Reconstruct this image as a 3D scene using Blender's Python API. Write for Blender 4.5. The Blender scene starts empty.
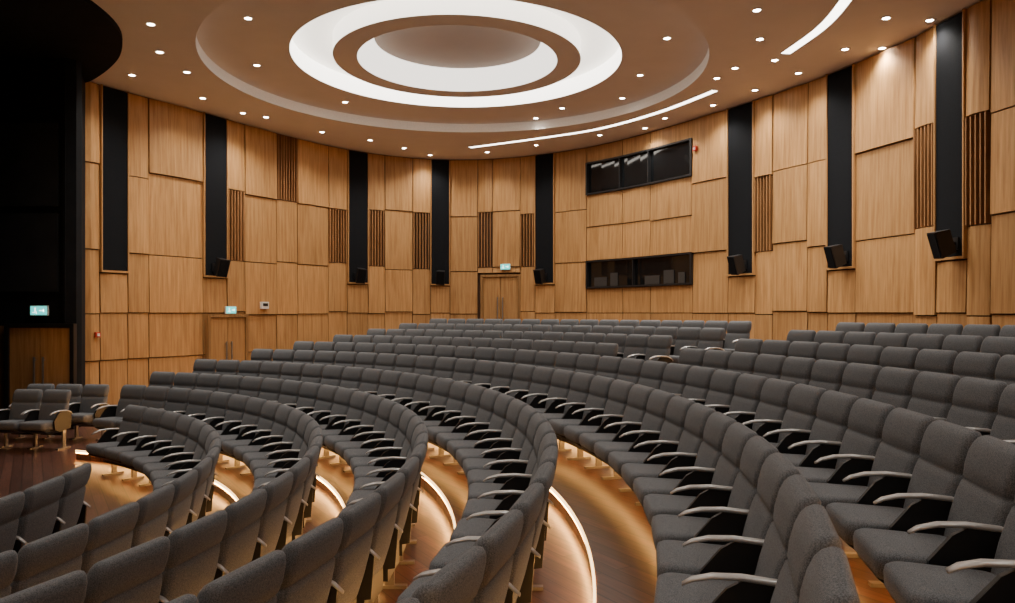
import bpy, math, random
from mathutils import Vector, Matrix
random.seed(7)
S = bpy.context.scene
CZ = 2.36; F = 760.0
CX, CY = -9.21, 5.82
CEIL = 7.66
rad = math.radians

# ---------------------------------------------------------------- materials
def newmat(name):
    m = bpy.data.materials.new(name); m.use_nodes = True
    nt = m.node_tree; b = nt.nodes['Principled BSDF']
    return m, nt, b
def plain(name, col, rough=0.6, metal=0.0, emit=None, es=0.0, noise=0.06, nscale=30, spec=0.5):
    m, nt, b = newmat(name)
    n = nt.nodes.new('ShaderNodeTexNoise'); n.inputs['Scale'].default_value = nscale
    n.inputs['Detail'].default_value = 3
    tc = nt.nodes.new('ShaderNodeTexCoord'); nt.links.new(tc.outputs['Object'], n.inputs['Vector'])
    r = nt.nodes.new('ShaderNodeValToRGB')
    r.color_ramp.elements[0].position = .3; r.color_ramp.elements[1].position = .7
    r.color_ramp.elements[0].color = tuple(c*(1-noise) for c in col)+(1,)
    r.color_ramp.elements[1].color = tuple(min(1, c*(1+noise)) for c in col)+(1,)
    nt.links.new(n.outputs['Fac'], r.inputs['Fac']); nt.links.new(r.outputs['Color'], b.inputs['Base Color'])
    b.inputs['Roughness'].default_value = rough; b.inputs['Metallic'].default_value = metal
    b.inputs['Specular IOR Level'].default_value = spec
    if emit:
        b.inputs['Emission Color'].default_value = tuple(emit)+(1,); b.inputs['Emission Strength'].default_value = es
    return m

def wood_mat(name, dark, light):
    m, nt, b = newmat(name)
    uv = nt.nodes.new('ShaderNodeUVMap'); uv.uv_map = 'UVMap'
    mp = nt.nodes.new('ShaderNodeMapping'); mp.inputs['Scale'].default_value = (1, 0.05, 1)
    nt.links.new(uv.outputs['UV'], mp.inputs['Vector'])
    n = nt.nodes.new('ShaderNodeTexNoise'); n.inputs['Scale'].default_value = 14; n.inputs['Detail'].default_value = 6
    n.inputs['Roughness'].default_value = .65; n.inputs['Distortion'].default_value = .3
    nt.links.new(mp.outputs['Vector'], n.inputs['Vector'])
    r = nt.nodes.new('ShaderNodeValToRGB')
    r.color_ramp.elements[0].position = .34; r.color_ramp.elements[1].position = .66
    r.color_ramp.elements[0].color = dark+(1,); r.color_ramp.elements[1].color = light+(1,)
    nt.links.new(n.outputs['Fac'], r.inputs['Fac'])
    at = nt.nodes.new('ShaderNodeAttribute'); at.attribute_name = 'tone'
    mx = nt.nodes.new('ShaderNodeMix'); mx.data_type = 'RGBA'; mx.blend_type = 'MULTIPLY'; mx.inputs[0].default_value = 1
    nt.links.new(r.outputs['Color'], mx.inputs[6]); nt.links.new(at.outputs['Color'], mx.inputs[7])
    nt.links.new(mx.outputs[2], b.inputs['Base Color'])
    b.inputs['Roughness'].default_value = .48; b.inputs['Specular IOR Level'].default_value = .3
    bp = nt.nodes.new('ShaderNodeBump'); bp.inputs['Strength'].default_value = .06
    nt.links.new(n.outputs['Fac'], bp.inputs['Height']); nt.links.new(bp.outputs['Normal'], b.inputs['Normal'])
    return m
M_OAK = wood_mat('oak_veneer', (.355, .175, .058), (.56, .31, .122))
M_OAKD = wood_mat('oak_slat', (.25, .115, .042), (.40, .20, .08))
M_GAP = plain('dark_joint', (.06, .028, .012), .8)

def fabric(name, a, c):
    m, nt, b = newmat(name)
    tc = nt.nodes.new('ShaderNodeTexCoord')
    n = nt.nodes.new('ShaderNodeTexNoise'); n.inputs['Scale'].default_value = 190; n.inputs['Detail'].default_value = 4
    n.inputs['Roughness'].default_value = .8
    nt.links.new(tc.outputs['Object'], n.inputs['Vector'])
    r = nt.nodes.new('ShaderNodeValToRGB'); r.color_ramp.elements[0].position = .36; r.color_ramp.elements[1].position = .64
    r.color_ramp.elements[0].color = a+(1,); r.color_ramp.elements[1].color = c+(1,)
    nt.links.new(n.outputs['Fac'], r.inputs['Fac']); nt.links.new(r.outputs['Color'], b.inputs['Base Color'])
    b.inputs['Roughness'].default_value = .95; b.inputs['Specular IOR Level'].default_value = .15
    b.inputs['Sheen Weight'].default_value = .12
    bp = nt.nodes.new('ShaderNodeBump'); bp.inputs['Strength'].default_value = .12; bp.inputs['Distance'].default_value = .003
    nt.links.new(n.outputs['Fac'], bp.inputs['Height']); nt.links.new(bp.outputs['Normal'], b.inputs['Normal'])
    return m
M_FAB = fabric('grey_tweed', (.048, .050, .054), (.21, .215, .225))
M_BLK = plain('black_plastic', (.008, .008, .009), .45)
M_ARM = plain('silver_arm', (.46, .45, .44), .32, .35)
M_LEG = plain('steel_leg', (.30, .28, .26), .35, .7)
M_BANNER = plain('black_acoustic_cloth', (.009, .010, .012), .9, nscale=80, noise=.3, spec=.1)
M_STAGE = plain('stage_black', (.006, .007, .009), .8, noise=.25, nscale=3, spec=.15)
M_STAGEP = plain('stage_panel_grey', (.016, .019, .023), .7, noise=.2, nscale=2, spec=.2)
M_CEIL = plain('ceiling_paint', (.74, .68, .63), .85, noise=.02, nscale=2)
M_CEILD = plain('ceiling_paint_dimmed', (.50, .44, .40), .85, noise=.02, nscale=2)  # ceiling paint darkened in colour to offset the inner cone's glow
M_GLASS = plain('dark_glass', (.006, .007, .008), .06)
M_RING = plain('cove_band_glow', (.8, .78, .74), .7, emit=(1, .93, .82), es=1.5)  # cove surface emits, standing in for light from concealed LEDs
M_RINGW = plain('cove_wall_glow', (.8, .78, .74), .7, emit=(1, .95, .86), es=4.0)  # cove wall glows by itself instead of being lit by a hidden strip
M_RINGI = plain('inner_cove_glow', (.8, .78, .74), .7, emit=(1, .95, .86), es=2.2)  # emission imitates the lit side wall of the inner recess
M_SOFT = plain('recess_edge_glow', (.7, .64, .58), .8, emit=(1, .86, .70), es=.18)  # faint emission imitates soft light along the recess edge
M_LED = plain('warm_led', (.9, .8, .6), .5, emit=(1, .60, .24), es=5)
M_LEDR = plain('warm_led_riser', (.9, .8, .6), .5, emit=(1, .48, .13), es=55)
M_FILLU = plain('warm_fill_under_seat', (.9, .8, .6), .5, emit=(1, .48, .13), es=26)  # for the added under-seat rail that warms the floor
M_LEDC = plain('ceiling_led', (.9, .9, .85), .5, emit=(1, .93, .82), es=8)
M_DL = plain('downlight_lens', (.9, .9, .9), .5, emit=(1, .93, .82), es=60)
M_WHITE = plain('white_trim', (.75, .73, .7), .4)
M_GREEN = plain('exit_green', (.05, .5, .4), .5, emit=(.06, .72, .68), es=1.6)
M_SIGNW = plain('exit_white', (.8, .9, .9), .5, emit=(.8, 1, .95), es=3)
M_RED = plain('alarm_red', (.5, .03, .02), .4)
M_DESK = plain('booth_grey', (.035, .033, .031), .5)

def floor_mat():
    m, nt, b = newmat('walnut_floor')
    tc = nt.nodes.new('ShaderNodeTexCoord')
    mp = nt.nodes.new('ShaderNodeMapping'); mp.inputs['Rotation'].default_value = (0, 0, rad(58))
    nt.links.new(tc.outputs['Object'], mp.inputs['Vector'])
    br = nt.nodes.new('ShaderNodeTexBrick'); br.inputs['Scale'].default_value = 1
    br.inputs['Color1'].default_value = (.15, .062, .042, 1); br.inputs['Color2'].default_value = (.075, .030, .021, 1)
    br.inputs['Mortar'].default_value = (.014, .007, .005, 1); br.inputs['Mortar Size'].default_value = .005
    br.inputs['Brick Width'].default_value = 1.6; br.inputs['Row Height'].default_value = .13
    nt.links.new(mp.outputs['Vector'], br.inputs['Vector'])
    mp2 = nt.nodes.new('ShaderNodeMapping'); mp2.inputs['Scale'].default_value = (2, 30, 2)
    nt.links.new(mp.outputs['Vector'], mp2.inputs['Vector'])
    n = nt.nodes.new('ShaderNodeTexNoise'); n.inputs['Scale'].default_value = 1.5; n.inputs['Detail'].default_value = 5
    nt.links.new(mp2.outputs['Vector'], n.inputs['Vector'])
    rr = nt.nodes.new('ShaderNodeValToRGB'); rr.color_ramp.elements[0].position = .35; rr.color_ramp.elements[1].position = .68
    rr.color_ramp.elements[0].color = (.5, .5, .5, 1); rr.color_ramp.elements[1].color = (1.0, 1.0, 1.0, 1)
    nt.links.new(n.outputs['Fac'], rr.inputs['Fac'])
    mx = nt.nodes.new('ShaderNodeMix'); mx.data_type = 'RGBA'; mx.blend_type = 'MULTIPLY'; mx.inputs[0].default_value = 1
    nt.links.new(br.outputs['Color'], mx.inputs[6]); nt.links.new(rr.outputs['Color'], mx.inputs[7])
    nt.links.new(mx.outputs[2], b.inputs['Base Color'])
    b.inputs['Roughness'].default_value = .33
    return m
M_FLOOR = floor_mat()

# ---------------------------------------------------------------- mesh helper
class MB:
    def __init__(s): s.v=[]; s.f=[]; s.m=[]; s.uv=[]; s.t=[]; s.sm=[]; s.mats=[]
    def mi(s, mat):
        if mat not in s.mats: s.mats.append(mat)
        return s.mats.index(mat)
    def face(s, pts, mat, uvs=None, tone=1.0, smooth=False):
        b = len(s.v); s.v += [tuple(p) for p in pts]
        s.f.append(tuple(range(b, b+len(pts)))); s.m.append(s.mi(mat))
        s.uv.append(uvs or [(0, 0)]*len(pts)); s.t.append(tone); s.sm.append(smooth)
    def grid(s, rows, mat, closed=False, smooth=True, caps=False, tone=1.0):
        b = len(s.v); n = len(rows[0])
        for r in rows: s.v += [tuple(p) for p in r]
        for i in range(len(rows)-1):
            for j in range(n if closed else n-1):
                k = (j+1) % n
                s.f.append((b+i*n+j, b+i*n+k, b+(i+1)*n+k, b+(i+1)*n+j)); s.m.append(s.mi(mat))
                s.uv.append([(rows[i][j][0], rows[i][j][2])]*4); s.t.append(tone); s.sm.append(smooth)
        if caps:
            for idx, rev in ((0, True), (len(rows)-1, False)):
                q = [b+idx*n+j for j in range(n)]
                if rev: q.reverse()
                s.f.append(tuple(q)); s.m.append(s.mi(mat)); s.uv.append([(0, 0)]*n); s.t.append(tone); s.sm.append(smooth)
    def box(s, c, d, mat, M=None, tone=1.0, uvs=1.0):
        x, y, z = c; a, b_, e = d[0]/2, d[1]/2, d[2]/2
        P = [Vector((x+i*a, y+j*b_, z+k*e)) for i in (-1, 1) for j in (-1, 1) for k in (-1, 1)]
        Q = [M @ p for p in P] if M else P
        for q in ((0,1,3,2),(4,6,7,5),(0,4,5,1),(2,3,7,6),(0,2,6,4),(1,5,7,3)):
            s.face([Q[i] for i in q], mat, [((P[i].x+P[i].y)*uvs, P[i].z*uvs) for i in q], tone)
    def build(s, name, parent=None, weld=False):
        me = bpy.data.meshes.new(name); me.from_pydata(s.v, [], s.f)
        for m in s.mats: me.materials.append(m)
        me.polygons.foreach_set('material_index', s.m); me.polygons.foreach_set('use_smooth', s.sm)
        uvf = []; cf = []
        for fi in range(len(s.f)):
            for k in range(len(s.f[fi])):
                uvf += list(s.uv[fi][k]); t = s.t[fi]; cf += [t, t, t, 1.0]
        me.uv_layers.new(name='UVMap'); me.color_attributes.new('tone', 'FLOAT_COLOR', 'CORNER')
        me.uv_layers['UVMap'].data.foreach_set('uv', uvf)
        me.color_attributes['tone'].data.foreach_set('color', cf)
        me.update()
        o = bpy.data.objects.new(name, me); S.collection.objects.link(o)
        if parent: o.parent = parent
        return o

# ---------------------------------------------------------------- room outline
KEYS = [(-90,17.5),(-60,17.5),(-30,17.6),(0,18.0),(22.3,18.7),(28.4,19.3),(46,20.7),(60.4,22.1),(70.6,21.7),(77.8,19.3),(85.6,14.2),(92,11.5)]
def wr(t):
    if t <= KEYS[0][0]: return KEYS[0][1]
    for i in range(len(KEYS)-1):
        if t <= KEYS[i+1][0]:
            p1, p2 = KEYS[i], KEYS[i+1]; p0 = KEYS[max(0, i-1)]; p3 = KEYS[min(len(KEYS)-1, i+2)]
            h = p2[0]-p1[0]; x = (t-p1[0])/h
            m1 = (p2[1]-p0[1])/(p2[0]-p0[0])*h; m2 = (p3[1]-p1[1])/(p3[0]-p1[0])*h
            return (2*x**3-3*x*x+1)*p1[1]+(x**3-2*x*x+x)*m1+(-2*x**3+3*x*x)*p2[1]+(x**3-x*x)*m2
    return KEYS[-1][1]
def W(t, d=0.0):
    p = Vector((CX+wr(t)*math.cos(rad(t)), CY+wr(t)*math.sin(rad(t))))
    if d:
        e = .05
        a = Vector((CX+wr(t-e)*math.cos(rad(t-e)), CY+wr(t-e)*math.sin(rad(t-e))))
        b = Vector((CX+wr(t+e)*math.cos(rad(t+e)), CY+wr(t+e)*math.sin(rad(t+e))))
        tg = (b-a).normalized(); n = Vector((-tg.y, tg.x))
        p = p+n*d
    return p
def th(u):
    k = (u-507.5)/F; lo, hi = -10.0, 92.0
    for _ in range(50):
        m = (lo+hi)/2; p = W(m)
        if p.x/p.y > k: lo = m
        else: hi = m
    return (lo+hi)/2
STY = 15.6; STX = -8.85
outline = [W(t) for t in [x*1.0 for x in range(-90, 93)]]
outline += [Vector((STX, STY)), Vector((-13.5, STY)), Vector((-13.5, -11.7))]
def ray(o, a):
    d = Vector((math.cos(a), math.sin(a))); best = 1e9
    n = len(outline)
    for i in range(n):
        p, q = outline[i], outline[(i+1) % n]; e = q-p
        den = d.x*e.y-d.y*e.x
        if abs(den) < 1e-9: continue
        w = p-o; t = (w.x*e.y-w.y*e.x)/den; s = (w.x*d.y-w.y*d.x)/den
        if t > 0 and -1e-6 <= s <= 1+1e-6: best = min(best, t)
    return o+d*best

# rows: radius of backrest top, floor level, far-end angle
ROWS = [('A',6.53,0.0,57),('B',7.54,.15,69),('C',8.52,.29,71.5),('D',9.54,.46,71),('E',10.8,.61,69),('F',11.8,.74,67.5),
        ('G',12.8,.86,66),('H',13.8,.98,65),('I',14.8,1.10,64),('J',15.8,1.21,63)]
NEAR = {'A':-40,'B':-38,'C':-36,'D':-34,'E':-25,'F':-20,'G':-18,'H':-16,'I':-15,'J':-14}
GAP = .28
# floor base
mb = MB()
n = len(outline)
mb.face([(p.x, p.y, 0) for p in outline], M_FLOOR)
mb.face([(p.x, p.y, -.1) for p in reversed(outline)], M_FLOOR)
floor = mb.build('floor')
# stepped platforms
mb = MB(); led = MB()
for i in range(1, len(ROWS)):
    nm, r, z, te = ROWS[i]
    rin = ROWS[i-1][1]+GAP; last = i == len(ROWS)-1
    rout = 99 if last else r+GAP
    tend = te+1.6 if not last else 72
    a0, N = -90, 200
    P = []
    for k in range(N+1):
        t = a0+(tend-a0)*k/N; w = wr(t)-.02
        ro = min(rout, w); ri = min(rin, w-.01)
        P.append((t, ri, ro))
    zb = 0
    for k in range(N):
        (t0, i0, o0), (t1, i1, o1) = P[k], P[k+1]
        c0, s0, c1, s1 = math.cos(rad(t0)), math.sin(rad(t0)), math.cos(rad(t1)), math.sin(rad(t1))
        A = (CX+i0*c0, CY+i0*s0); B = (CX+o0*c0, CY+o0*s0); D = (CX+i1*c1, CY+i1*s1); E = (CX+o1*c1, CY+o1*s1)
        mb.face([(*A, z), (*B, z), (*E, z), (*D, z)], M_FLOOR)
        mb.face([(*D, z), (*D, zb), (*A, zb), (*A, z)], M_FLOOR)
        mb.face([(*B, z), (*B, zb), (*E, zb), (*E, z)], M_FLOOR)
        # led nosing
        lr0, lr1 = rin-.016, rin+.002
        if rin < min(o0, o1)-.1:
            q = [(CX+lr0*c0, CY+lr0*s0), (CX+lr1*c0, CY+lr1*s0), (CX+lr1*c1, CY+lr1*s1), (CX+lr0*c1, CY+lr0*s1)]
            zt, zl = z+.004, z-.015
            led.face([(*q[0], zt), (*q[1], zt), (*q[2], zt), (*q[3], zt)], M_LED)
            led.face([(*q[3], zt), (*q[3], zl), (*q[0], zl), (*q[0], zt)], M_LED)
            led.face([(*q[0], zl), (*q[3], zl), (*q[2], zl), (*q[1], zl)], M_LEDR)
            q = [(CX+(rin-.006)*c0, CY+(rin-.006)*s0), (CX+(rin-.006)*c1, CY+(rin-.006)*s1)]
            led.face([(*q[1], z-.03), (*q[1], z-.045), (*q[0], z-.045), (*q[0], z-.03)], M_LEDR)
    t, ri, ro = P[-1]; c, s_ = math.cos(rad(t)), math.sin(rad(t))
    mb.face([(CX+ri*c, CY+ri*s_, z), (CX+ro*c, CY+ro*s_, z), (CX+ro*c, CY+ro*s_, 0), (CX+ri*c, CY+ri*s_, 0)], M_FLOOR)
    ux = Matrix.Rotation(rad(t), 4, 'Z'); ux.translation = Vector((CX, CY, 0))
    led.box(((ri+min(ro, ri+1.0))/2, .015, z-.03), (min(ro, ri+1.0)-ri-.06, .02, .02), M_LEDR, ux)
# downward light rail under the seats, added to make a golden floor glow
def arc_rail(rc, z, ta, tb):
    N = max(8, int((ta-tb)/1.2))
    for k in range(N):
        t0 = tb+(ta-tb)*k/N; t1 = tb+(ta-tb)*(k+1)/N
        def q(r_, t): return (CX+r_*math.cos(rad(t)), CY+r_*math.sin(rad(t)))
        a, b, c, d = q(rc-.02, t0), q(rc+.02, t0), q(rc+.02, t1), q(rc-.02, t1)
        led.face([(*a, z), (*d, z), (*c, z), (*b, z)], M_FILLU)
        for zz, (p, p2) in ((0, (a, d)), (0, (b, c))):
            led.face([(*p, z-.012), (*p2, z-.012), (*p2, z+.02), (*p, z+.02)], M_BLK)
        led.face([(*a, z+.02), (*b, z+.02), (*c, z+.02), (*d, z+.02)], M_BLK)
for nm, r, z, te in ROWS:
    arc_rail(r-.40, z+.235, te-1, NEAR[nm]+1)
plat = mb.build('seating_platform')
ledo = led.build('step_led_strip', plat)

# ---------------------------------------------------------------- walls
mb = MB()
ts = [-90+182*k/240 for k in range(241)]
def plan(t, d, z): p = W(t, d); return (p.x, p.y, z)
for k in range(240):
    t0, t1 = ts[k], ts[k+1]
    mb.face([plan(t0, 0, 0), plan(t1, 0, 0), plan(t1, 0, CEIL), plan(t0, 0, CEIL)], M_GAP)
wall = mb.build('wall_back')

def platz(t):
    if t > 72: return 0.0
    return 1.21
tone_r = lambda: random.uniform(.86, 1.1)
pn = MB()
def panel(t0, t1, z0, z1, d0=.05, bulge=.04, lean=.025, mat=None, tone=None):
    """curved, slightly bulging veneer panel; t0>t1 (left to right)"""
    mat = mat or M_OAK; tone = tone or tone_r(); n = 5
    g = .012; L = (W(t0)-W(t1)).length; gg = (t0-t1)*g/max(L, .05)
    t0 -= gg; t1 += gg; z0 += g; z1 -= g
    off = random.uniform(0, 50); offv = random.uniform(0, 50)
    top = []; bot = []; tb = []; bb = []; U = []
    for k in range(n+1):
        s = k/n; t = t0+(t1-t0)*s; b = bulge*4*s*(1-s)
        bot.append(plan(t, d0+b+lean, z0)); top.append(plan(t, d0+b, z1)); tb.append(plan(t, .005, z1)); bb.append(plan(t, .005, z0)); U.append(off+s*L)
    for k in range(n):
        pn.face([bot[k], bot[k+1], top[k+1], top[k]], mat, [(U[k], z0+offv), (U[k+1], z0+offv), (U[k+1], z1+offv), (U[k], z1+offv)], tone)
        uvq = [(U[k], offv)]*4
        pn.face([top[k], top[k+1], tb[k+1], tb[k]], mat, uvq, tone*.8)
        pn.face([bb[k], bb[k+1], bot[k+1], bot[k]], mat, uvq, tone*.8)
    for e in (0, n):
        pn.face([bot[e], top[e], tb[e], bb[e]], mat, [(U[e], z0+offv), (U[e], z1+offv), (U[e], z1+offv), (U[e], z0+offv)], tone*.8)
def slats(t0, t1, z0, z1):
    L = (W(t0)-W(t1)).length; k = max(4, int(L/.095))
    for i in range(k):
        a = t0+(t1-t0)*(i+.12)/k; b = t0+(t1-t0)*(i+.62)/k
        panel(a, b, z0, z1, .12, 0, 0, M_OAKD, random.uniform(.8, 1.1))
R0, R1, R2, R3 = CZ+.0, CZ+1.55, CZ+3.4, CEIL-.02
def wood_col(t0, t1, slat=None, base=None):
    zb = platz((t0+t1)/2) if base is None else base
    j = [random.uniform(-.13, .13) for _ in range(3)]
    zs = [zb, R0+j[0]*.4, R1+j[1], R2+j[2], R3]
    if zb < .5: zs.insert(1, CZ-1.1)
    for k in range(len(zs)-1):
        tier = k-(1 if zb < .5 else 0)
        if slat is not None and tier == slat: slats(t0, t1, zs[k], zs[k+1])
        else: panel(t0, t1, zs[k], zs[k+1], random.uniform(.045, .08))
def banner(t0, t1, parent=None):
    zb = platz((t0+t1)/2)
    zl = CZ+.95
    zs = [zb, R0, zl-.02]
    if zb < .5: zs.insert(1, CZ-1.1)
    for k in range(len(zs)-1): panel(t0, t1, zs[k], zs[k+1], .06)
    b = MB(); tm0, tm1 = t0+(t1-t0)*.04, t0+(t1-t0)*.96
    n = 4
    F_ = [(plan(tm0+(tm1-tm0)*k/n, .10, zl+.05), plan(tm0+(tm1-tm0)*k/n, .10, R3-.03), plan(tm0+(tm1-tm0)*k/n, .01, zl+.05), plan(tm0+(tm1-tm0)*k/n, .01, R3-.03)) for k in range(n+1)]
    for k in range(n):
        A, B = F_[k], F_[k+1]
        b.face([A[0], B[0], B[1], A[1]], M_BANNER); b.face([A[1], B[1], B[3], A[3]], M_BANNER); b.face([A[2], B[2], B[0], A[0]], M_BANNER)
    for A in (F_[0], F_[-1]): b.face([A[0], A[1], A[3], A[2]], M_BANNER)
    def bar(ta, tb, za, zc, d):
        P = [plan(ta, .01, za), plan(tb, .01, za), plan(tb, d, za), plan(ta, d, za)]
        Q = [(p[0], p[1], zc) for p in P]
        b.face(P, M_OAK); b.face(Q, M_OAK)
        for i in range(4): b.face([P[i], P[(i+1) % 4], Q[(i+1) % 4], Q[i]], M_OAK)
    bar(t0, tm1, zl, zl+.045, .13); bar(t0, tm0, zl, R3, .13); bar(tm1, t1, zl, R3, .13)
    b.build('acoustic_banner')

C = [(85,98,'w'),(98,126,'b'),(126,147,'w'),(147,201,'w'),(201,225,'b'),(225,243,2),(243,275,'w'),(275,296,3),(296,327,'w'),(327,346,2),
     (346,367,'b'),(367,384,2),(384,412,'w'),(412,430,2),(430,450,'b'),(450,478,'w'),(478,493,'dS'),(493,521,'d'),(521,536,2),(536,556,'b'),
     (556,588,'w'),(588,624,'x'),(624,652,'x'),(652,694,'x'),(694,730,'w'),(730,757,'b'),(757,775,2),(775,810,'w'),(810,830,'w'),(830,858,'b'),
     (858,918,'w'),(918,940,2),(940,970,'b'),(970,994,2)]
for u0, u1, k in C:
    t0, t1 = th(u0), th(u1)
    if u0 == 85: t0 = 92.3
    if k == 'w' : wood_col(t0, t1)
    elif k == 'b': banner(t0, t1)
    elif k in (2, 3): wood_col(t0, t1, k)
    elif k in ('d', 'dS'):
        z1 = 1.21+2.5
        j = random.uniform(-.1, .1)
        panel(t0, t1, z1+.02, R1+.02, .06, .02)
        if k == 'dS': slats(t0, t1, R1+.02, R2+j)
        else: panel(t0, t1, R1+.02, R2+j, .06)
        panel(t0, t1, R2+j, R3, .06)
    elif k == 'x':
        W1a, W1b, W2a, W2b = CZ+.78, CZ+1.66, CZ+3.75, CZ+4.78
        panel(t0, t1, 1.21, R0, .06); panel(t0, t1, R0, W1a, .06, .0, 0)
        j = random.uniform(-.06, .06)
        panel(t0, t1, W1b, CZ+2.7+j, .06, .03); panel(t0, t1, CZ+2.7+j, W2a, .06, .03)
        panel(t0, t1, W2b, R3, .06, 0, 0)
t = th(994)
i = 0
pat = ['w', 'w', 2, 'b', 2, 'w', 'w']
while t > -89:
    k = pat[i % len(pat)]; wd = {'w': 1.45, 2: .45, 'b': .62}[k]
    dt = math.degrees(wd/wr(t)); t1 = max(-90, t-dt)
    if k == 'b': banner(t, t1)
    elif k == 2: wood_col(t, t1, 2)
    else: wood_col(t, t1)
    t = t1; i += 1
pn.build('oak_wall_panels', wall)

# frame on wall: x = along wall (to the right as seen), y = outward into wall, z up
def wallM(t, d, z):
    a, b = W(t+.05), W(t-.05); x = (b-a).normalized(); y = Vector((-x.y, x.x)); p = W(t, d)
    M = Matrix(((x.x, y.x, 0, p.x), (x.y, y.y, 0, p.y), (0, 0, 1, z), (0, 0, 0, 1)))
    return M

# booth windows
def booth(name, ta, tb, z0, z1, mull):
    b = MB(); n = 8
    for k in range(n):
        a = ta+(tb-ta)*k/n; c = ta+(tb-ta)*(k+1)/n
        b.face([plan(a, .03, z0), plan(c, .03, z0), plan(c, .03, z1), plan(a, .03, z1)], M_GLASS)
        for za, zc in ((z0, z0+.05), (z1-.05, z1)):
            b.face([plan(a, .14, za), plan(c, .14, za), plan(c, .14, zc), plan(a, .14, zc)], M_BLK)
            b.face([plan(a, .01, zc), plan(c, .01, zc), plan(c, .14, zc), plan(a, .14, zc)], M_BLK)
            b.face([plan(a, .01, za), plan(c, .01, za), plan(c, .14, za), plan(a, .14, za)], M_BLK)
    for m, ww in [(0, .06)]+[(q, .03) for q in mull]+[(1, .06)]:
        t = ta+(tb-ta)*m
        b.box((0, 0, (z1-z0)/2), (ww, .13, z1-z0), M_BLK, wallM(t, .075, z0))
    return b.build(name)
w1 = booth('window_1', th(589), th(694), CZ+3.75, CZ+4.78, [.32, .6])
w2 = booth('window_2', th(589), th(694), CZ+.78, CZ+1.66, [.45])
b = MB()
for f_, w_, h_ in ((.12, .5, .28), (.25, .3, .4), (.62, .6, .25), (.78, .4, .38), (.9, .25, .3)):
    t = th(589)+(th(694)-th(589))*f_
    b.box((0, 0, h_/2), (w_, .02, h_), M_DESK, wallM(t, .05, CZ+.84))
b.build('control_desk', w2)

# doors
def door(name, M, w, h, frame=M_OAK, tone=.85):
    b = MB()
    for s in (-1, 1):
        b.box((s*w/4, -.05, h/2), (w/2-.015, .05, h-.02), M_OAK, M, tone)
        b.box((s*.09, -.13, h*.5), (.03, .03, h*.42), M_LEG, M)
        for zz in (.32, .68): b.box((s*.09, -.10, h*zz), (.02, .06, .02), M_LEG, M)
        b.box((s*(w/2+.04), -.06, h/2), (.08, .12, h+.0), frame, M, .6)
        b.box((s*w*.27, -.078, h*.05), (w*.42, .006, h*.07), M_LEG, M)
    b.box((0, -.06, h+.04), (w+.16, .12, .08), frame, M, .6)
    b.box((0, -.02, h/2), (w, .01, h), M_GAP, M)
    return b.build(name)
tA, tB = th(482), th(520)
door('door_1', wallM((tA+tB)/2, .01, 1.215), (W(tA)-W(tB)).length*.93, 2.38)
tA, tB = th(203), th(241)
door('door_2', wallM((tA+tB)/2, .16, 0.005), (W(tA)-W(tB)).length*.93, CZ-.12)
door('door_3', Matrix.Translation((-9.5, STY-.08, 0.005)), 1.25, 2.06, M_BLK)

# stage side walls
mb = MB()
mb.box(((-13.5+STX)/2, STY+.1, CEIL/2), (13.5+STX, .2, CEIL), M_STAGE)
ws = mb.build('wall_stage')
mb = MB()
a = Vector((STX, STY)); b_ = W(92); d = (b_-a)
Mx = Matrix.Rotation(math.atan2(d.y, d.x), 4, 'Z'); Mx.translation = Vector(((a.x+b_.x)/2, (a.y+b_.y)/2, 0))
mb.box((0, .1, CEIL/2), (d.length, .2, CEIL), M_STAGE, Mx)
mb.build('trim_1')
mb = MB(); mb.box((-13.6, 2, CEIL/2), (.2, 27.6, CEIL), M_STAGE); mb.build('wall_left')
mb = MB(); mb.box((-11.3, -11.8, CEIL/2), (4.6, .2, CEIL), M_STAGE); mb.build('wall_near')
mb = MB()
mb.box((-11.45, STY-.04, 1.05), (2.5, .06, 2.1), M_OAK, None, .5)
for x_, z_, w_, h_ in ((-9.95, 3.6, 1.5, 1.6), (-9.95, 5.4, 1.5, 1.7), (-11.6, 3.6, 1.5, 1.6), (-11.6, 5.4, 1.5, 1.7)):
    mb.box((x_, STY-.03, z_), (w_, .06, h_), M_STAGEP)
mb.box((-9.05, STY-.05, 4.9), (.05, .08, 5.4), M_STAGE)
mb.build('stage_wall_panel', ws)
mb = MB(); rows = []
for zz in (0.05, 7.4):
    rows.append([(-10.9+i*.03, 13.6+.07*math.sin(i*.9)+.02*math.sin(i*2.3), zz) for i in range(58)])
mb.grid(rows, M_BANNER)
mb.build('stage_curtain')

# ---------------------------------------------------------------- ceiling
RC = Vector((-1.10, 16.9)); RB, RA, RD, RI = 5.4, 3.6, 2.72, 2.2
N = 128
def circ(r, z): return [(RC.x+r*math.cos(2*math.pi*k/N), RC.y+r*math.sin(2*math.pi*k/N), z) for k in range(N)]
mb = MB()
outer = [ray(RC, 2*math.pi*k/N) for k in range(N)]
O = [(p.x, p.y, CEIL) for p in outer]
Z1 = CEIL+.25; Z2 = Z1+.4; Z3 = Z1+.48
def ringf(A, B, mat, m, sm=False):
    for k in range(N):
        j = (k+1) % N; m.face([A[k], A[j], B[j], B[k]], mat, smooth=sm)
ringf(circ(RB, CEIL), O, M_CEIL, mb)
ringf(circ(RB, CEIL), circ(RB, Z1), M_CEIL, mb)
ringf(circ(RA, Z1), circ(RB, Z1), M_CEIL, mb)
ringf(circ(RD, Z1+.02), circ(RI, Z1+.02), M_CEIL, mb)
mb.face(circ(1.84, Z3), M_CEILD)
mb.face([(p.x, p.y, Z3+.3) for p in outline], M_CEIL)
ceil = mb.build('ceiling')
mb = MB()
ringf(circ(RA, Z1), circ(RA, Z2), M_RINGW, mb, True)
ringf(circ(RD, Z2), circ(RA, Z2), M_RING, mb, True)
ringf(circ(RD, Z1+.02), circ(RD, Z2), M_RING, mb, True)
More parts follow.
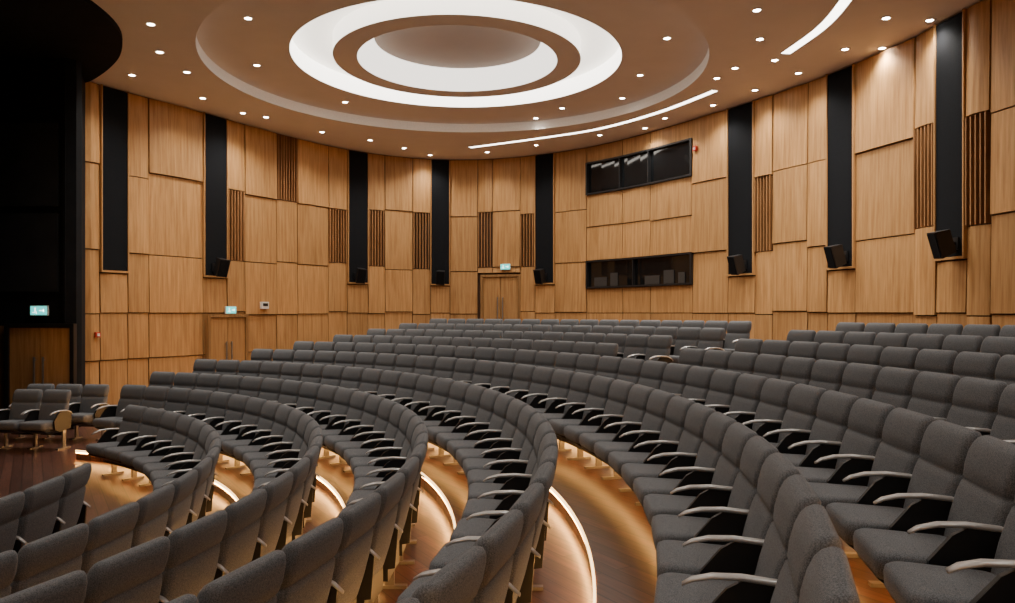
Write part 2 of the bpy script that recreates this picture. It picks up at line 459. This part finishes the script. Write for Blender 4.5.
ringf(circ(RI, Z1+.02), circ(1.84, Z3), M_RINGI, mb, True)
mb.build('ceiling_ring_glow')  # emissive cove surfaces in place of concealed LEDs
mb = MB()
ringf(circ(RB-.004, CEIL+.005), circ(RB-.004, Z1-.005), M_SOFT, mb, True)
mb.build('recess_wall_glow')  # liner on the recess wall, edge glow put in as emission
def spline(P, n=8):
    out = []
    for i in range(len(P)-1):
        p0 = P[max(0, i-1)]; p1 = P[i]; p2 = P[i+1]; p3 = P[min(len(P)-1, i+2)]
        for k in range(n):
            t = k/n
            out.append(tuple(.5*(2*p1[a]+(p2[a]-p0[a])*t+(2*p0[a]-5*p1[a]+4*p2[a]-p3[a])*t*t+(-p0[a]+3*p1[a]-3*p2[a]+p3[a])*t**3) for a in (0, 1)))
    out.append(P[-1]); return out
# black stage ceiling
mb = MB()
bp = [(-13.4,3)]+spline([(-9.6,6.5),(-7.9,9.5),(-7.2,11.5),(-7.05,12.9),(-7.2,14.1),(-7.76,15.25),(-8.5,16.2),(-9.3,17.0),(-9.7,17.25)], 6)+[(-8.95,15.5),(-13.4,15.5)]
zb = CEIL-.10
mb.face([(x, y, zb) for x, y in bp], M_STAGE)
for k in range(len(bp)):
    a, b = bp[k], bp[(k+1) % len(bp)]
    mb.face([(*a, zb), (*b, zb), (*b, CEIL-.002), (*a, CEIL-.002)], M_STAGE)
mb.build('stage_ceiling')
def slot(P, w):
    P = [Vector(p) for p in spline(P)]; mb = MB(); L = []; Rr = []
    for i, p in enumerate(P):
        d = (P[min(i+1, len(P)-1)]-P[max(i-1, 0)]).normalized(); nn = Vector((-d.y, d.x))*w/2
        L.append(p+nn); Rr.append(p-nn)
    z0, z1 = CEIL-.012, CEIL+.02
    for i in range(len(P)-1):
        mb.face([(*L[i], z0), (*Rr[i], z0), (*Rr[i+1], z0), (*L[i+1], z0)], M_LEDC)
        mb.face([(*L[i], z0), (*L[i+1], z0), (*L[i+1], z1), (*L[i], z1)], M_WHITE)
        mb.face([(*Rr[i], z0), (*Rr[i+1], z0), (*Rr[i+1], z1), (*Rr[i], z1)], M_WHITE)
    mb.build('ceiling_slot_light')
slot([(-1.2,24.3),(.98,23.0),(2.65,21.8),(4.0,20.0),(4.93,18.1)], .17)
slot([(5.67,15.5),(5.82,14.1),(5.72,12.87),(5.45,11.5),(4.9,10.0)], .20)

# downlights
DLP = [(151,24),(160,52),(132,75),(203,98),(243,113),(266,117),(322,132),(370,140),(404,148),(430,155),
       (487,152),(536,145),(600,135),(645,128),(665,118),(713,105),(755,90),(798,73),(845,49),(882,48),(930,20),
       (717,78),(735,68),(760,39),(757,10),(840,5),(775,60),(886,18),(187,72),
       (248,18),(257,65),(345,102),(409,123),(457,128),(536,118),(562,108),(667,38),(622,98),(640,75),(290,60)]
DL = []
for u, v in DLP:
    h = CEIL-CZ; X = (u-507.5)/(313-v)*h; Y = F*h/(313-v); z = CEIL
    if (Vector((X, Y))-RC).length < RB+.12:
        h += .25; X = (u-507.5)/(313-v)*h; Y = F*h/(313-v); z = Z1
    r_ = (Vector((X, Y))-RC).length
    if r_ < RA+.15 or (z > CEIL and r_ > RB-.15): continue
    DL.append((round(X, 2), round(Y, 2), round(z, 2)))
for X, Y in [(3,9),(6,8),(0,6),(3,3),(6,2),(-3,8),(-5,4),(0,-2),(-4,-3),(4,-4),(-5,11),(7,5),(-6,8),(0,10),(-2,2)]:
    DL.append((X, Y, CEIL))
dm = MB()
def disc(mb, r0, r1, z0, z1, mat, n=20):
    A = [(r0*math.cos(6.28318*k/n), r0*math.sin(6.28318*k/n), z0) for k in range(n)]
    B = [(r1*math.cos(6.28318*k/n), r1*math.sin(6.28318*k/n), z1) for k in range(n)]
    for k in range(n):
        j = (k+1) % n; mb.face([A[k], A[j], B[j], B[k]], mat)
disc(dm, .065, .095, -.012, -.012, M_WHITE); disc(dm, .095, .095, -.012, .0, M_WHITE); disc(dm, .065, .06, -.012, 0.0, M_WHITE)
dm.face([(.063*math.cos(6.28318*k/20), .063*math.sin(6.28318*k/20), -.006) for k in range(20)], M_DL)
d0 = dm.build('recessed_downlight'); d0.location = DL[0]
for i, p in enumerate(DL):
    if i:
        o = bpy.data.objects.new('recessed_downlight', d0.data); S.collection.objects.link(o); o.location = p
        par = o
    else: par = d0
    l = bpy.data.lights.new('lamp', 'SPOT'); l.energy = 235; l.spot_size = rad(130); l.spot_blend = .9
    l.color = (1, .93, .84); l.shadow_soft_size = .12
    lo = bpy.data.objects.new('lamp', l); S.collection.objects.link(lo); lo.parent = par; lo.location = (0, 0, -.05)

# ---------------------------------------------------------------- wall fittings
def speaker(t):
    b = MB(); M = wallM(t, .12, CZ+1.22)
    T = M @ Matrix.Translation((.0, -.26, 0)) @ Matrix.Rotation(rad(18), 4, 'X') @ Matrix.Rotation(rad(-12), 4, 'Z')
    P = [(-.15,-.14,-.24),(.15,-.14,-.24),(.10,.14,-.21),(-.10,.14,-.21)]; Q = [(x, y, -z) for x, y, z in P]
    P = [T @ Vector(p) for p in P]; Q = [T @ Vector(p) for p in Q]
    b.face(P, M_BLK); b.face(Q, M_BLK)
    for i in range(4): b.face([P[i], P[(i+1) % 4], Q[(i+1) % 4], Q[i]], M_BLK)
    b.box((0, -.148, 0), (.26, .01, .44), M_BANNER, T)
    b.box((0, -.10, 0), (.05, .2, .05), M_BLK, M); b.box((0, -.01, 0), (.16, .03, .22), M_BLK, M)
    b.build('wall_speaker')
for u in (211, 354, 440, 546, 748, 850, 962): speaker(th(u))
def exit_sign(M):
    M = M @ Matrix.Scale(.78, 4)
    b = MB(); b.box((0, -.04, 0), (.46, .06, .26), M_WHITE, M)
    b.box((0, -.075, 0), (.42, .012, .22), M_GREEN, M)
    b.box((-.09, -.083, .055), (.035, .006, .035), M_SIGNW, M)
    b.box((-.09, -.083, .0), (.03, .006, .07), M_SIGNW, M)
    b.box((-.12, -.083, -.05), (.07, .006, .02), M_SIGNW, M); b.box((-.06, -.083, -.055), (.02, .006, .06), M_SIGNW, M)
    b.box((.08, -.083, 0), (.12, .006, .025), M_SIGNW, M); b.box((.13, -.083, 0), (.03, .006, .08), M_SIGNW, M)
    b.build('exit_sign')
exit_sign(wallM(th(507), .12, 1.21+2.72)); exit_sign(wallM(th(226), .14, CZ+.08))
exit_sign(Matrix.Translation((-9.55, STY-.06, CZ+.05)))
b = MB(); M = wallM(th(260), .12, CZ+.22); b.box((0, -.05, 0), (.26, .1, .2), M_WHITE, M); b.box((0, -.105, .02), (.18, .01, .08), M_BLK, M); b.build('wall_controller')
b = MB(); M = wallM(th(699), .12, CZ+4.45); b.box((0, -.03, 0), (.12, .06, .12), M_RED, M); b.box((0, -.065, 0), (.06, .02, .06), M_WHITE, M); b.build('fire_alarm')
b = MB(); M = wallM(th(93), .12, CZ-.5); b.box((0, -.03, 0), (.12, .06, .12), M_RED, M); b.box((0, -.065, 0), (.06, .02, .06), M_WHITE, M); b.build('fire_alarm')

# ---------------------------------------------------------------- seats
def rrect(cx, cy, z, w, d, r, tilt=0.0, n=4, crown=0.0):
    P = []
    r = min(r, w/2-.001, d/2-.001)
    for (sx, sy, a0) in ((1, 1, 0), (-1, 1, 90), (-1, -1, 180), (1, -1, 270)):
        for k in range(n+1):
            a = rad(a0+90*k/n)
            x = sx*(w/2-r)+r*math.cos(a); y = sy*(d/2-r)+r*math.sin(a)
            # inner corners follow the arc centre of each quadrant
            P.append((cx+x, cy+y, z+tilt*y))
    return P
def seat_mesh(name, both, last=False):
    b = MB()
    prof = [(.335,.175,.40,.05),(.35,.17,.455,.09),(.38,.165,.485,.115),(.50,.135,.505,.13),(.62,.105,.515,.13),(.73,.078,.517,.118),
            (.775,.066,.512,.104),(.787,.060,.498,.080),(.799,.058,.512,.104),(.86,.042,.518,.122),(.93,.025,.514,.118),(.97,.015,.503,.10),(.99,.01,.482,.07),(1.0,.008,.44,.03)]
    b.grid([rrect(0, y, z, w, d, .045, -.15) for z, y, w, d in prof], M_FAB, True, True, True)
    prof = [(.355,.40,.40,.38),(.365,.40,.455,.45),(.39,.40,.48,.48),(.445,.40,.485,.485),(.478,.40,.472,.47),(.493,.40,.44,.43),(.50,.40,.36,.34)]
    b.grid([rrect(0, y, z, w, d, .06, .05) for z, y, w, d in prof], M_FAB, True, True, True)
    prof = [(.27,.30,.26,.14),(.285,.32,.36,.26),(.33,.38,.44,.40),(.36,.40,.455,.44)]
    b.grid([rrect(0, y, z, w, d, .05, .03) for z, y, w, d in prof], M_BLK, True, True, True)
    b.box((0, .14, .30), (.42, .05, .16), M_BLK)
    for sx in ([-1, 1] if both else [-1]):
        x = sx*.277
        path = [(-.0,.585,.030,.018),(.05,.625,.036,.026),(.14,.655,.046,.03),(.28,.668,.054,.028),(.40,.664,.056,.026),(.48,.645,.050,.022),(.52,.622,.036,.014)]
        rows = []
        for i, (y, z, w, h) in enumerate(path):
            rows.append([(x+w/2*math.cos(a), y, z+h/2*math.sin(a)) for a in [2*math.pi*k/10 for k in range(10)]])
        b.grid(rows, M_ARM, True, True, True)
        pts = [(.05,.34),(.30,.30),(.42,.36),(.44,.50),(.34,.62),(.28,.655),(.12,.645),(.03,.60)]
        A = [(x-.014, y, z) for y, z in pts]; B = [(x+.014, y, z) for y, z in pts]
        b.face(A, M_BLK); b.face(B[::-1], M_BLK)
        for i in range(len(pts)):
            j = (i+1) % len(pts); b.face([A[i], A[j], B[j], B[i]], M_BLK)
        b.box((x, .20, .17), (.03, .07, .30), M_LEG); b.box((x, .22, .012), (.05, .30, .024), M_LEG)
    o = b.build(name); return o
proto = seat_mesh('auditorium_seat', False); proto2 = seat_mesh('auditorium_seat', True)
used = {0: False, 1: False}
def put(r, z, t, end):
    pr = proto2 if end else proto
    if not used[end]: o = pr; used[end] = True
    else:
        o = bpy.data.objects.new('auditorium_seat', pr.data); S.collection.objects.link(o)
    o.location = (CX+r*math.cos(rad(t)), CY+r*math.sin(rad(t)), z+.001)
    o.rotation_euler = (0, 0, rad(t+90))
def row(r, z, ta, tb):
    dt = math.degrees(.565/r); n = int((ta-tb)/dt)
    for k in range(n):
        put(r, z, ta-dt*(k+.5), 1 if k in (0, n-1) else 0)
row(5.5, 0, 12, -42)
for nm, r, z, te in ROWS:
    if nm in 'GHIJ':
        row(r, z, te, 28.3); row(r, z, 23.6, NEAR[nm])
    else: row(r, z, te, NEAR[nm])
row(8.75, 0, 90, 77.5); row(7.75, 0, 87, 77.5)

# ---------------------------------------------------------------- camera & world
cam = bpy.data.cameras.new('camera'); co = bpy.data.objects.new('camera', cam); S.collection.objects.link(co)
co.location = (0, 0, CZ); co.rotation_euler = (rad(90), 0, 0)
cam.sensor_width = 36; cam.lens = F/1015*36; cam.shift_y = 11.5/1015; cam.clip_start = .05
S.camera = co
w = bpy.data.worlds.new('world'); S.world = w; w.use_nodes = True
w.node_tree.nodes['Background'].inputs[0].default_value = (.05, .05, .06, 1)
